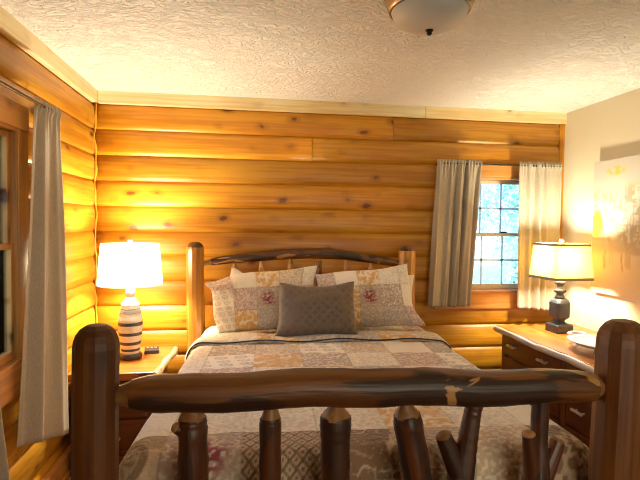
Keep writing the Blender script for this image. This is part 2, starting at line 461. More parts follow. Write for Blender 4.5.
# ------------------------------------------------------------------ windows
def make_window(n, axis, wall, sgn, op, cas_t, cas_b, cas_w, face, ncol, sashm, in0=.045, up=.04, sw=.034, pale_strip=False):
    """sgn: +1 means outside lies towards +axis normal"""
    a0, a1, z0, z1 = op
    root = struct(bpy.data.objects.new('window_%d' % n, None)); COL.objects.link(root)
    def B(mb, p, q, d0, d1, r, t, ax='a', tint=None):
        w0, w1 = sorted((wall + sgn * d0, wall + sgn * d1))
        A = {'a': axis, 'z': 'z'}[ax]
        if axis == 'x': mb.b2(p, q, w0, w1, r, t, A, tint)
        else: mb.b2(w0, w1, p, q, r, t, A, tint)
    mb = MB()
    cl, cr_ = cas_w
    B(mb, a0 - cl, a1 + cr_, face, .0, z1, z1 + cas_t); B(mb, a0 - cl, a1 + cr_, face, .0, z0 - cas_b, z0)
    B(mb, a0 - cl, a0, face + .004, .0, z0, z1, 'z'); B(mb, a1, a1 + cr_, face + .004, .0, z0, z1, 'z')
    mb.build('window_casing', W['casing'], root, bevel=.003)
    mb = MB()
    B(mb, a0, a0 + .018, face + .006, .16, z0, z1, 'z'); B(mb, a1 - .018, a1, face + .006, .16, z0, z1, 'z')
    B(mb, a0 + .018, a1 - .018, face + .006, .16, z1 - .018, z1); B(mb, a0 + .018, a1 - .018, face - .012, .16, z0, z0 + .018)
    mb.build('window_jamb', W['casing'], root, bevel=.002)
    if pale_strip:  # white strip added to look like daylight catching the jamb
        mb = MB(); B(mb, a0 + .0182, a0 + .024, .02, .159, z0 + .02, z1 - .02, 'z'); B(mb, a1 - .024, a1 - .0182, .02, .159, z0 + .02, z1 - .02, 'z')
        mb.build('jamb_liner', M_muntin, root)
    A0, A1, Zb, Zt = a0 + .019, a1 - .019, z0 + .019, z1 - .019
    zm = (Zb + Zt) / 2
    for nm, s0, s1, dd in (('lower_sash', Zb, zm + .014, in0), ('upper_sash', zm - .014, Zt, in0 + up)):
        mb = MB()
        B(mb, A0, A0 + sw, dd, dd + .03, s0, s1, 'z'); B(mb, A1 - sw, A1, dd, dd + .03, s0, s1, 'z')
        B(mb, A0 + sw, A1 - sw, dd, dd + .03, s0, s0 + (.04 if nm[0] == 'l' else .028)); B(mb, A0 + sw, A1 - sw, dd, dd + .03, s1 - .028, s1)
        sash = mb.build(nm, sashm, root, bevel=.002)
        g0, g1 = s0 + (.04 if nm[0] == 'l' else .028), s1 - .028
        mb = MB(); B(mb, A0 + sw - .004, A1 - sw + .004, dd + .013, dd + .017, g0 - .004, g1 + .004); mb.build('glass_pane', M_glass, sash)
        mb = MB()
        for i in range(1, ncol):
            c = A0 + sw + (A1 - A0 - 2 * sw) * i / ncol
            B(mb, c - .008, c + .008, dd + .018, dd + .028, g0, g1, 'z')
        B(mb, A0 + sw, A1 - sw, dd + .018, dd + .0275, (g0 + g1) / 2 - .008, (g0 + g1) / 2 + .008)
        mb.build('muntin_grid', M_muntin, sash)
        if nm[0] == 'l':
            mb = MB(); c = (A0 + A1) / 2; B(mb, c - .03, c + .03, dd - .0, dd + .03, s1, s1 + .012); mb.build('sash_lock', M_rod, sash, bevel=.003)
    return root
make_window(1, 'x', BY, 1, BWIN, .10, .13, (.20, .015), -.045, 4, M_sash)
make_window(2, 'y', LX, -1, LWIN, .12, .155, (.105, .105), -.050, 4, W['casing'], -.030, .014, .026, True)
# unseen window added behind the camera to light the foreground
root = struct(bpy.data.objects.new('window_3', None)); COL.objects.link(root)
mb = MB(); f0, f1, g0, g1 = FW
for (p, q, r, t) in ((f0 - .08, f1 + .08, g1, g1 + .09), (f0 - .08, f1 + .08, g0 - .09, g0), (f0 - .08, f0, g0, g1), (f1, f1 + .08, g0, g1)): mb.b2(p, q, FY, FY + .02, r, t)
mb.b2((f0 + f1) / 2 - .03, (f0 + f1) / 2 + .03, FY - .08, FY - .03, g0, g1, 'z'); mb.build('window_frame', W['casing'], root)
mb = MB(); mb.b2(f0, f1, FY - .06, FY - .055, g0, g1); mb.build('glass_pane', M_glass, root)

# ------------------------------------------------------------------ curtains and rods
def lerp(a, b, t): return a + (b - a) * t
def curtain(name, label, top, bot, zt, zb0, zb1, nf, amp, seed, nrm, group, flare=1.0):
    """top/bot: ((x,y),(x,y)) end points of the gathered cloth at the rod and at the hem"""
    R = random.Random(seed); nu, nv = 150, 60
    ph = [R.uniform(0, 6.28) for _ in range(6)]
    P = np.zeros((nu, nv, 3))
    for i in range(nu):
        u = i / (nu - 1)
        uw = u + .018 * math.sin(2 * PI * 1.7 * u + ph[0]) + .012 * math.sin(2 * PI * 3.3 * u + ph[1])
        for j in range(nv):
            v = j / (nv - 1)
            z = lerp(zt, lerp(zb0, zb1, u), v)
            e = v ** flare
            x = lerp(lerp(top[0][0], top[1][0], u), lerp(bot[0][0], bot[1][0], u), e)
            y = lerp(lerp(top[0][1], top[1][1], u), lerp(bot[0][1], bot[1][1], u), e)
            fold = math.sin(2 * PI * nf * uw + ph[2] + .5 * math.sin(v * 3 + ph[3])) + .35 * math.sin(2 * PI * nf * 2.1 * uw + ph[4])
            a = amp * (.75 + .5 * math.sin(2 * PI * 1.2 * u + ph[5]))
            head = math.exp(-((z - (zt - .03)) / .016) ** 2)
            gather = .006 * math.sin(2 * PI * nf * 3.1 * u + ph[1]) * math.exp(-((zt - z) / .10) ** 2)
            off = a * fold * (.35 + .65 * min(1, v * 2.5)) * (1 - .6 * head) + gather
            off += .010 * head
            P[i, j] = (x + nrm[0] * off, y + nrm[1] * off, z + (.004 * math.sin(2 * PI * nf * 3.1 * u + ph[3]) if j == 0 else 0))
    o = grid_mesh(name, P, None, M_curt)
    s = o.modifiers.new('s', 'SOLIDIFY'); s.thickness = .002; s.offset = 0
    return tag(o, label, 'curtain', group)
curtain('curtain', 'beige linen curtain panel left of the small paned window, slanting and gathered', ((1.43, 3.615), (1.79, 3.615)), ((1.375, 3.60), (1.72, 3.61)), 2.025, .885, .885, 4.4, .028, 1, (0, -1), None)
curtain('curtain', 'sunlit cream curtain panel right of the small paned window, behind the square-shaded lamp', ((2.10, 3.615), (2.475, 3.615)), ((2.115, 3.61), (2.46, 3.60)), 2.025, .865, .835, 4.8, .023, 2, (0, -1), None)
curtain('curtain', 'long greyish beige curtain on the left wall hanging beside the bed post', ((-1.02, 2.53), (-1.0, 2.80)), ((-1.04, 2.37), (-.93, 2.755)), 2.105, .48, .385, 2.4, .018, 3, (1, 0), None)
curtain('curtain', 'near curtain panel at the lower left edge, only its corner in view', ((-1.02, 1.5), (-1.01, 1.86)), ((-1.0, 1.5), (-.975, 2.18)), 2.105, .36, .30, 5, .018, 4, (1, 0), None)
def rod(label, p0, p1, wallpts, mat, rr):
    t = thing('curtain_rod', label, 'curtain rod', p0)
    d = Vector(p1) - Vector(p0)
    mb = MB(); mb.tube([(0, 0, 0), d * .5, d], [rr] * 3, 14); mb.build('rod', mat, t)
    for e, sg in ():
        dn = d.normalized() * sg
        mb = MB(); mb.tube([e, e + dn * .012, e + dn * .02, e + dn * .035, e + dn * .045], [.009, .012, .017, .014, .003], 14); mb.build('rod_finial', M_rod, t)
    for k in (.04, .96):
        e = d * k; mb = MB(); mb.tube([e, e + Vector(wallpts)], [.006, .006], 10)
        ww = Vector(wallpts); mb.tube([e + ww * .9, e + ww], [.02, .02], 14); mb.build('rod_bracket', M_rod, t)
    return t
rod('thin dark rod above the small window in the log wall', (1.435, 3.615, 1.995), (2.47, 3.615, 1.995), (0, .10, 0), M_finial, .007)
rod('shiny metal rod along the left wall above the tall window', (-1.01, 1.42, 2.082), (-1.01, 2.79, 2.082), (-.08, 0, 0), M_rod, .010)

# ------------------------------------------------------------------ log bed
BED = thing('log_bed', 'rustic log bed with peeled posts, bark rails and branch spindles', 'bed', (.380, 2.425, 0), math.radians(-.8))
def hew(amp, seed, seg_lo=2, seg_hi=7):
    R = random.Random(seed); c = [(k, R.uniform(-1, 1) * amp, R.uniform(0, 6.28), R.uniform(-2.5, 2.5)) for k in range(seg_lo, seg_hi)]
    return lambda a, L: 1 + sum(q * math.sin(k * a + p + w * L) for k, q, p, w in c)
def post(x, y, r, zt, mat, seed, sh=.055, capm=None):
    n = 14; pts = []; rad = []; R = random.Random(seed)
    for i in range(n):
        z = (zt - sh) * i / (n - 1); pts.append((x + .004 * math.sin(z * 5 + seed), y + .003 * math.sin(z * 4), z)); rad.append(r * (1.04 - .05 * i / n + R.uniform(-.012, .012)))
    r0 = rad[-1]
    for k in range(1, 6):
        a = k / 5 * PI / 2 * .97
        pts.append((pts[n - 1][0], pts[n - 1][1], zt - sh + sh * math.sin(a))); rad.append(r0 * math.cos(a) ** .75)
    mb = MB(); mb.tube(pts, rad, 13, hew(.012, seed, 2, 6), (True, True), smooth=False)
    for q in range(len(mb.f)):
        if min(mb.v[i][2] for i in mb.f[q]) > zt - sh + .002: mb.mi[q] = 1
    return mb.build('post', [mat, capm or mat], BED)
HY, FYb = 1.075, -1.075
post(-.763, HY, .0615, 1.382, W['post'], 11, capm=W['bark']); post(.763, HY, .064, 1.366, W['post'], 12, capm=W['bark'])
post(-.763, FYb, .0585, 1.248, W['footpost'], 13, .062); post(.763, FYb, .0735, 1.240, W['footpost'], 14, .075)
def rail(name, p0, p1, zf, rf, mat, seed, n=34, tenon=.05, rt=.024, amp=.03, segs=20, cut=None):
    R = random.Random(seed); pts = []; rad = []
    L = (Vector(p1) - Vector(p0)).length
    for i in range(n):
        t = i / (n - 1); p = Vector(p0).lerp(Vector(p1), t); p.z += zf(t) + .004 * math.sin(9 * t + seed); p.y += .005 * math.sin(7 * t + seed * 2)
        pts.append(p); rad.append(rf(t) * (1 + R.uniform(-.03, .03)))
    mb = MB(); mb.tube(pts, rad, segs, hew(amp, seed, 2, 6)); o = mb.build(name, mat, BED)
    for e, d in ((pts[0], pts[0] - pts[1]), (pts[-1], pts[-1] - pts[-2])):
        d.normalize(); r0 = rad[0] if e is pts[0] else rad[-1]
        m2 = MB(); m2.tube([e - d * .004, e + d * tenon * .45, e + d * tenon, e + d * (tenon + .03)], [r0 * .97, r0 * .78, rt, rt], 12, hew(.04, seed + 5, 2, 6)); m2.build('tenon', cut or W['tenon'], o)
    return o
# head rail arches
rail('head_rail', (-.655, HY, 1.237), (.69, HY, 1.235), lambda t: .066 * math.sin(PI * t) ** .9, lambda t: .025 + .014 * math.sin(PI * t) ** .7, W['bark'], 21, tenon=.03, rt=.017)
rail('head_rail', (-.66, HY, .62), (.66, HY, .62), lambda t: 0, lambda t: .045, W['bark'], 22, n=8)
rail('foot_rail', (-.675, FYb, 1.056), (.670, FYb, 1.034), lambda t: .008 * math.sin(PI * t) + .003 * math.sin(23 * t), lambda t: (.051 + .003 * math.sin(PI * t)) * (1 - .22 * math.exp(-t * 34) - .16 * math.exp(-(1 - t) * 30)), W['bark'], 23, tenon=.030, rt=.026, amp=.020, cut=W['footcut'])
rail('foot_rail', (-.655, FYb, .40), (.655, FYb, .40), lambda t: 0, lambda t: .048, W['bark'], 24, n=8)
def spindle(pts, rad, mat, seed, top_tenon=True, tmat=None, rt=.018):
    n = 9; P = []; Rr = []
    R = random.Random(seed)
    m = len(pts) - 1
    for i in range(n * m + 1):
        t = i / n; k = min(int(t), m - 1); u = t - k
        P.append(Vector(pts[k]).lerp(Vector(pts[k + 1]), u)); Rr.append((rad[k] + (rad[k + 1] - rad[k]) * u) * (1 + R.uniform(-.04, .04)))
    mb = MB(); mb.tube(P, Rr, 16, hew(.035, seed, 2, 6)); o = mb.build('spindle', mat, BED)
    if top_tenon:
        d = (P[-1] - P[-2]).normalized(); r0 = Rr[-1]
        m2 = MB(); m2.tube([P[-1] - d * .004, P[-1] + d * .010, P[-1] + d * .028, P[-1] + d * .05], [r0 * .99, r0 * .84, rt, rt * .9], 12, hew(.05, seed + 1, 2, 6)); m2.build('tenon', tmat or (W['footcut'] if mat is W['barkred'] else W['tenon']), o)
    return o
def stub(o, p0, p1, r0, r1, mat, seed):
    p0, p1 = Vector(p0), Vector(p1); mb = MB(); n = 6
    mb.tube([p0.lerp(p1, i / n) for i in range(n + 1)], [r0 + (r1 - r0) * i / n for i in range(n + 1)], 14, hew(.04, seed, 2, 6), (False, False))
    d = (p1 - p0).normalized()
    mb.build('branch_stub', mat, o)
    m2 = MB(); m2.tube([p1 - d * .002, p1 + d * .006, p1 + d * .010], [r1, r1 * .82, r1 * .35], 14, hew(.04, seed, 2, 6)); m2.build('cut_end', W['footcut'], o)
# footboard spindles, world x at y=1.35 minus the bed origin
ox = .365
F = FYb
K = W['barkred']
spindle([(-.140 - ox, F, .42), (-.146 - ox, F, .70), (-.149 - ox, F, .958), (-.150 - ox, F, .985)], [.042, .041, .038, .036], K, 31)
stub(bpy.data.objects['spindle'], (-.165 - ox, F, .945), (-.192 - ox, F - .012, .965), .022, .016, K, 131)
spindle([(.064 - ox, F, .42), (.064 - ox, F, .7), (.063 - ox, F, .96), (.063 - ox, F, .978)], [.034, .031, .029, .028], K, 32)
spindle([(.246 - ox, F, .42), (.249 - ox, F, .75), (.247 - ox, F, .90), (.247 - ox, F, .975)], [.043, .039, .041, .044], K, 33)
spindle([(.510 - ox, F, .42), (.500 - ox, F, .74), (.462 - ox, F, .93), (.455 - ox, F, .972)], [.044, .041, .042, .039], K, 34)
o5 = spindle([(.600 - ox, F, .42), (.616 - ox, F, .74), (.640 - ox, F, .87), (.655 - ox, F, .965), (.662 - ox, F, 1.0)], [.048, .041, .030, .025, .024], K, 35, False)
stub(o5, (.622 - ox, F, .78), (.565 - ox, F - .005, .905), .034, .024, K, 36)
o6 = spindle([(.855 - ox, F, .42), (.862 - ox, F, .72), (.868 - ox, F, .86), (.870 - ox, F, 1.0)], [.046, .045, .026, .024], K, 37, False)
stub(o6, (.852 - ox, F, .77), (.822 - ox, F - .02, .905), .030, .020, K, 38)
stub(o6, (.884 - ox, F, .76), (.936 - ox, F + .01, .865), .028, .021, K, 39)
# headboard spindles
for i, (x, zt, tn) in enumerate([(-.10, 1.19, 1), (.09, 1.205, 1), (.295, 1.225, 1), (.50, 1.25, 0), (.70, 1.21, 1), (.885, 1.19, 1)]):
    xx = x - .395
    spindle([(xx, HY, .62), (xx + .01, HY, .95), (xx, HY, zt)], [.030, .027, .021], W['post'] if tn else W['bark'], 50 + i, bool(tn), rt=.013)
for sx in (-1, 1):
    mb = MB(); mb.tube([(sx * .70, FYb + .06 + (2.03) * i / 10, .33) for i in range(11)], [.05] * 11, 14, hew(.03, 70 + sx, 2, 5)); mb.build('side_rail', W['bark'], BED)

# ------------------------------------------------------------------ printed cloth
def vnoise(x, y, s, seed):
    r = np.random.default_rng(seed); T = r.random((64, 64))
    X = x * s; Y = y * s; xi = np.floor(X).astype(int); yi = np.floor(Y).astype(int); fx = X - xi; fy = Y - yi
    fx = fx * fx * (3 - 2 * fx); fy = fy * fy * (3 - 2 * fy)
    g = lambda a, b: T[a % 64, b % 64]
    return (g(xi, yi) * (1 - fx) + g(xi + 1, yi) * fx) * (1 - fy) + (g(xi, yi + 1) * (1 - fx) + g(xi + 1, yi + 1) * fx) * fy
C = dict(cream=(.76, .66, .53), white=(.80, .73, .62), taupe=(.42, .325, .255), mauve=(.47, .32, .285), gold=(.62, .36, .12), grey=(.42, .365, .31),
         brown=(.185, .115, .065), red=(.28, .055, .075), tan=(.53, .40, .275), olive=(.30, .23, .12))
C = {k: np.minimum(np.array(v) * (1.14 if k in ('cream', 'white', 'tan', 'taupe', 'mauve', 'gold', 'grey') else 1.0), .92) for k, v in C.items()}
def mixa(a, b, m): return a * (1 - m[..., None]) + b * m[..., None]
def sst(x, a, b): t = np.clip((x - a) / (b - a), 0, 1); return t * t * (3 - 2 * t)
def pattern(kind, x, y, P=.25):
    """x,y metres inside the cloth; returns albedo"""
    cx = (x / P - np.floor(x / P) - .5) * P; cy = (y / P - np.floor(y / P) - .5) * P
    one = np.ones(x.shape + (3,))
    fine = vnoise(x, y, 105, 5); mid = vnoise(x, y, 45, 6); big = vnoise(x, y, 18, 7)
    if kind == 'cream': return mixa(one * C['cream'] * .88, one * C['white'], sst(fine, .3, .7))
    if kind == 'white': return mixa(one * C['white'], one * C['cream'], sst(fine, .5, .9) * .6)
    if kind == 'taupe': return mixa(one * C['taupe'], one * C['cream'], sst(fine, .5, .65) * .75)
    if kind == 'tan': return mixa(one * C['tan'], one * C['cream'], sst(fine, .45, .65) * .75)
    if kind == 'mauve': return mixa(one * C['mauve'], one * C['cream'], sst(fine, .48, .64) * .7)
    if kind == 'grey': return mixa(one * C['grey'], one * C['cream'], sst(fine, .55, .72) * .55)
    if kind == 'gold':
        m = sst(np.abs(big - .5) * 2 + .35 * (mid - .5), .12, .28)
        return mixa(one * C['cream'], one * C['gold'], m * (.55 + .45 * sst(mid, .3, .6)))
    if kind == 'paisley':
        q = .105; ex = ((x + .3 * y) / q - np.floor((x + .3 * y) / q) - .5) * q; ey = (y / (q * .62) - np.floor(y / (q * .62)) - .5) * q * .62
        d = np.hypot(ex, ey * 1.5); m = sst(np.abs(d - .030), .008, .003) + sst(d, .014, .009) + .5 * sst(np.abs(d - .020), .004, .001)
        return mixa(one * C['white'], one * C['grey'], np.clip(m, 0, 1) * .85)
    if kind == 'lattice':
        q = .042; u = (x + y * .85) / q; w = (x - y * .85) / q; fu = np.abs(u - np.round(u)); fw = np.abs(w - np.round(w))
        m = np.maximum(sst(fu, .16, .08), sst(fw, .16, .08)); dot = sst(np.hypot(u - np.floor(u) - .5, w - np.floor(w) - .5), .2, .12)
        return mixa(one * C['tan'], one * C['brown'], np.clip(np.maximum(m, dot) * .85 + .15 * fine, 0, 1))
    if kind == 'weave':
        q = .03; row = np.floor(y / (q * .5)); fx = (x / q + .5 * (row % 2)); fx = np.abs(fx - np.round(fx)); fy = np.abs(y / (q * .5) - np.round(y / (q * .5)))
        m = np.maximum(sst(fx, .14, .06), sst(fy, .2, .1)); return mixa(one * C['tan'] * .95, one * C['taupe'] * .6, m * .6)
    if kind == 'medal':
        d = np.hypot(cx, cy); a = np.arctan2(cy, cx); pet = .5 + .5 * np.cos(8 * a)
        m = sst(np.abs(d - .075), .016, .010) + sst(d, .060, .052) * (1 - sst(pet * .5 + d * 8, .45, .6)) + sst(d, .012, .008)
        base = mixa(one * C['tan'], one * C['olive'], sst(big, .35, .6) * .8)
        return mixa(base, one * C['brown'] * 1.1, np.clip(m, 0, 1) * .85)
    if kind == 'red':
        d = np.hypot(cx, cy); s = sst(d, .115, .05) * sst(vnoise(x, y, 70, 9), .40, .6)
        base = mixa(one * C['taupe'], one * C['cream'], sst(fine, .5, .75) * .5)
        return mixa(base, one * C['red'], s)
    if kind == 'scroll':
        m = sst(np.abs(big - .5), .05, .02) + sst(np.abs(mid - .5), .05, .02) * .5
        return mixa(one * C['brown'] * 1.35, one * C['tan'] * 1.1, np.clip(m, 0, 1) * .8)
    if kind == 'brown':
        d = np.hypot(cx, cy); ring = sst(np.abs(d - .05 - .012 * np.cos(10 * np.arctan2(cy, cx))), .014, .006)
        m = np.clip(ring + sst(mid, .55, .7) * .8 + sst(d, .02, .012), 0, 1)
        return mixa(one * C['brown'] * 1.25, one * C['tan'] * 1.05, m * .8)
    if kind == 'mesh':
        q = .022; m = sst(np.sin(x / q * 6.28) * np.sin(y / q * 6.28), -.1, .5); return mixa(one * C['olive'], one * C['tan'], m * .75)
    return one * C['cream']
def patch_cols(x, y, x0, y0, P, table, k=1.):
    """table[row][col]; rows count down from y0"""
    ci = np.floor((x - x0) / P).astype(int); ri = np.floor((y0 - y) / P).astype(int)
    nr = len(table); nc = len(table[0]); ci = np.clip(ci, 0, nc - 1); ri = np.clip(ri, 0, nr - 1)
    out = np.zeros(x.shape + (3,)); kid = np.empty(x.shape, dtype=object)
    for r in range(nr):
        for c in range(nc):
            m = (ri == r) & (ci == c)
            if m.any(): out[m] = pattern(table[r][c], (x[m] - x0) * k, (y[m] - y0) * k, P * k)
    # dark seam between patches
    fx = np.abs((x - x0) / P - np.round((x - x0) / P)) * P; fy = np.abs((y - y0) / P - np.round((y - y0) / P)) * P
    seam = np.maximum(sst(fx, .004, .001), sst(fy, .004, .001)) * .25
    return out * (1 - seam[..., None])

# the quilt: flat pattern lengths s (across) and t (along) bent over the mattress edges
HW, RAD, ZT, DROP = .785, .075, .805, .46
QF, QH = -.945, .995       # foot and head ends in the bed's frame
def bend(s, edge):
    """distance out and distance down for flat length s measured from the centre line, edge = half width"""
    st = edge - RAD; a = np.clip((np.abs(s) - st) / RAD, 0, PI / 2)
    out = np.minimum(np.abs(s), st) + RAD * np.sin(a); dn = RAD * (1 - np.cos(a)) + np.maximum(0, np.abs(s) - st - RAD * PI / 2)
    return np.sign(s) * out, dn
smax = HW - RAD + RAD * PI / 2 + DROP
s = np.arange(-smax, smax + .001, .0055); tmin = -(abs(QF) - RAD + RAD * PI / 2 + DROP); t = np.arange(tmin, QH, .0055)
Sg, Tg = np.meshgrid(s, t, indexing='ij')
X, dx = bend(Sg, HW); Yf, dyv = bend(np.minimum(Tg, 0), abs(QF)); Y = np.where(Tg > 0, Tg, Yf); dy = np.where(Tg > 0, 0, dyv)
Zq = ZT - np.minimum(dx + dy, DROP + RAD)
puff = .004 * np.abs(np.sin(Sg * PI / .125) * np.sin(Tg * PI / .125)) ** .5 + .006 * vnoise(Sg + 5, Tg + 5, 5, 11) + .002 * vnoise(Sg + 5, Tg + 5, 30, 12)
side = np.clip(dx / RAD, 0, 1); end = np.clip(dy / RAD, 0, 1)
Zq = Zq + puff * (1 - np.maximum(side, end)) - .006
wob = .012 * (vnoise(Sg + 9, Tg + 9, 7, 13) - .3)
X = X + np.sign(Sg) * side * (wob + .03 * np.clip(dx / DROP, 0, 1)); Y = Y - end * (wob * .5)
# the mattress top dips a little towards its long sides
Zq = Zq - .010 * (np.abs(X) / HW) ** 4 * (1 - side)
drop = ((dx > RAD) & (dy > RAD)); drop = drop[:-1, :-1] & drop[1:, 1:]
TBL = [['cream', 'tan', 'gold', 'cream', 'taupe', 'white', 'mauve', 'grey'],
       ['cream', 'taupe', 'tan', 'paisley', 'tan', 'white', 'grey', 'cream'],
       ['cream', 'paisley', 'gold', 'taupe', 'cream', 'mauve', 'paisley', 'taupe'],
       ['cream', 'mauve', 'cream', 'gold', 'grey', 'cream', 'taupe', 'cream'],
       ['white', 'cream', 'white', 'paisley', 'cream', 'tan', 'paisley', 'mesh'],
       ['white', 'cream', 'cream', 'cream', 'gold', 'cream', 'white', 'mesh'],
       ['medal', 'red', 'lattice', 'scroll', 'weave', 'tan', 'brown', 'mesh'],
       ['brown', 'medal', 'lattice', 'scroll', 'weave', 'taupe', 'brown', 'mesh']]
qc = patch_cols(Sg, Tg, -.90, .72, .25, TBL)
Q = np.stack([X, Y, Zq], -1)
ang = math.radians(-2.0); cr, sr = math.cos(ang), math.sin(ang)
Qr = np.stack([Q[..., 0] * cr - Q[..., 1] * sr, Q[..., 0] * sr + Q[..., 1] * cr, Q[..., 2]], -1)
quilt = grid_mesh('quilt', Qr, qc, M_quilt, drop=drop)
quilt.location = (.380 + .045, 2.425, 0); quilt.rotation_euler = (0, 0, math.radians(-.8))
tag(quilt, 'patchwork quilt in cream, taupe and gold spread over the log bed', 'quilt')
# folded-back head end with a dark piping line
ss = np.arange(-smax + .2, smax - .2, .012); nfold = 22
Pf = np.zeros((len(ss), nfold, 3)); pip = []
for i, q in enumerate(ss):
    xo, dn = bend(np.array(q), HW + .006); xo = float(xo); dn = float(dn)
    wav = .012 * math.sin(q * 3.1 + .4) + .006 * math.sin(q * 9)
    side_ = min(1, dn / RAD)
    for k in range(nfold):
        a = k / (nfold - 1); yl = .455 + wav + .22 * a
        hgt = .026 * min(1, math.sin(min(a * 5, 1) * PI / 2)) * (1 - .5 * max(0, a - .7) / .3) + .003
        nx = math.copysign(1, q) * side_
        Pf[i, k] = (xo + nx * hgt, yl, ZT - dn + hgt * (1 - side_) + .006 * math.sin(q * 14 + a * 3) * (1 - side_) - .010 * (abs(xo) / HW) ** 4)
    pip.append((Pf[i, 1][0] * cr - (Pf[i, 1][1] - .004) * sr, Pf[i, 1][0] * sr + (Pf[i, 1][1] - .004) * cr, Pf[i, 1][2] + .002))
fx_, fy_ = np.meshgrid(ss, np.linspace(0, .22, nfold), indexing='ij')
fc = patch_cols(fx_, fy_, -.90, .5, .25, [['white', 'cream', 'gold', 'tan', 'grey', 'gold', 'tan', 'white']] * 3)
Pr = np.stack([Pf[..., 0] * cr - Pf[..., 1] * sr, Pf[..., 0] * sr + Pf[..., 1] * cr, Pf[..., 2]], -1)
fo = grid_mesh('folded_edge', Pr, fc, M_quilt, quilt)
mb = MB(); mb.tube(pip, [.0042] * len(pip), 8); mb.build('piping', M_piping, quilt)

# ------------------------------------------------------------------ pillows
def pillow(name, label, cat, loc, w, h, T, tilt, rz, mat, colf=None, roll=0., ears=.06, seed=0, res=.006, group=None, droop=None, sag=.0):
    """a closed cushion: two bulging faces meeting in a seam. local x = width, z = height, -y = front"""
    nu = max(30, int(w / res)); nv = max(20, int(h / res))
    u = np.linspace(-1, 1, nu); v = np.linspace(-1, 1, nv); U, V = np.meshgrid(u, v, indexing='ij')
    base_x = w / 2 * U * (1 - ears * (1 - V ** 2)); base_z = h / 2 * V * (1 - ears * 1.2 * (1 - U ** 2))
    H = T / 2 * (np.clip(1 - np.abs(U) ** 2.6, 0, 1) * np.clip(1 - np.abs(V) ** 2.4, 0, 1)) ** .55
    nz = vnoise(U + 3 + seed, V + 3, 2.2, 30 + seed) - .5; n2 = vnoise(U + 3, V + 3 + seed, 6, 31 + seed) - .5
    Hf = H * (1 + .25 * nz) + .006 * n2 * (H > T * .08)
    # weight settles towards the bottom
    Hf = Hf * (1 - .18 * V)
    dz = -sag * (1 - U ** 2) * (V > 0) * V
    if droop is not None:   # pull single corners: list of (u,v,dx,dz)
        for (a, b, ddx, ddz) in droop:
            k = np.exp(-((U - a) ** 2 + (V - b) ** 2) / .18); base_x = base_x + ddx * k; base_z = base_z + ddz * k
    front = np.stack([base_x, -Hf, base_z + dz], -1); back = np.stack([base_x, H * .8, base_z + dz], -1)[::-1]
    P = np.concatenate([front, back], 0)
    cols = None
    if colf is not None:
        cx, cy = w / 2 * U, h / 2 * V
        c = colf(cx, cy); cols = np.concatenate([c, c[::-1]], 0)
    o = grid_mesh(name, P, cols, mat)
    if name == 'sham':
        pass
    o.location = loc; o.rotation_euler = Matrix.Rotation(rz, 3, 'Z').to_4x4().to_euler()
    o.matrix_world = Matrix.Translation(loc) @ Matrix.Rotation(rz, 4, 'Z') @ Matrix.Rotation(-tilt, 4, 'X') @ Matrix.Rotation(roll, 4, 'Y')
    return tag(o, label, cat, group)
zc = .815
pillow('pillow', 'plain white pillow mostly hidden behind the left patchwork sham', 'pillow', (.13, 3.385, zc + .155), .62, .36, .12, .10, 0, M_white_cloth, seed=3, droop=[(-1, 1, .06, .06)], roll=.0)
pillow('pillow', 'plain white pillow peeking out at the right of the right sham', 'pillow', (.835, 3.385, zc + .172), .70, .34, .12, .10, 0, M_white_cloth, seed=4)
LS = [['mauve', 'white', 'gold', 'tan', 'cream'], ['paisley', 'mauve', 'red', 'taupe', 'mauve'], ['paisley', 'gold', 'grey', 'taupe', 'grey']]
RS = [['mauve', 'white', 'gold', 'cream', 'cream'], ['grey', 'gold', 'red', 'taupe', 'white'], ['taupe', 'gold', 'grey', 'grey', 'mauve']]
pillow('sham', 'patchwork pillow sham on the left half of the bed, next to the table lamp', 'pillow', (.10, 3.225, zc + .195), .70, .415, .17, .30, .03, M_sham,
       lambda x, y: patch_cols(x, y, -.36, .235, .155, LS, 1.7), seed=1, droop=[(-1, 1, -.03, -.075), (-1, -1, .05, .0), (1, 1, .02, .015)], roll=-.03)
pillow('sham', 'patchwork pillow sham on the right half of the bed, towards the window', 'pillow', (.785, 3.225, zc + .203), .67, .415, .17, .30, -.03, M_sham,
       lambda x, y: patch_cols(x, y, -.37, .235, .155, RS, 1.7), seed=2, droop=[(1, -1, .06, 0), (1, 1, -.02, .02), (-1, 1, 0, -.03)], roll=-.04)
pillow('lumbar_cushion', 'small dark taupe diamond-textured cushion in front of the two shams', 'cushion', (.425, 3.02, zc + .162), .50, .32, .15, .32, .02, M_lumbar, seed=6, ears=.05,
       droop=[(-1, 1, .02, .02), (1, 1, .0, .02), (-1, -1, -.02, 0)], roll=-.01)

# ------------------------------------------------------------------ live edge slab helper
def slab(mb, outline_fn, n, z0, z1, inner_edge):
    pass
def live_slab(top_mb, edge_mb, pts_front, back_pts, z0, z1, axis):
    """pts_front: live edge polyline (x,y); back_pts closes the outline. The live edge gets its own rounded bark band"""
    n = len(pts_front); m = len(back_pts)
    ring = list(pts_front) + list(back_pts)
    top = [(x, y, z1) for x, y in ring]; bot = [(x, y, z0) for x, y in ring]
    top_mb.loft([bot, top], axis=axis, tint=.5)

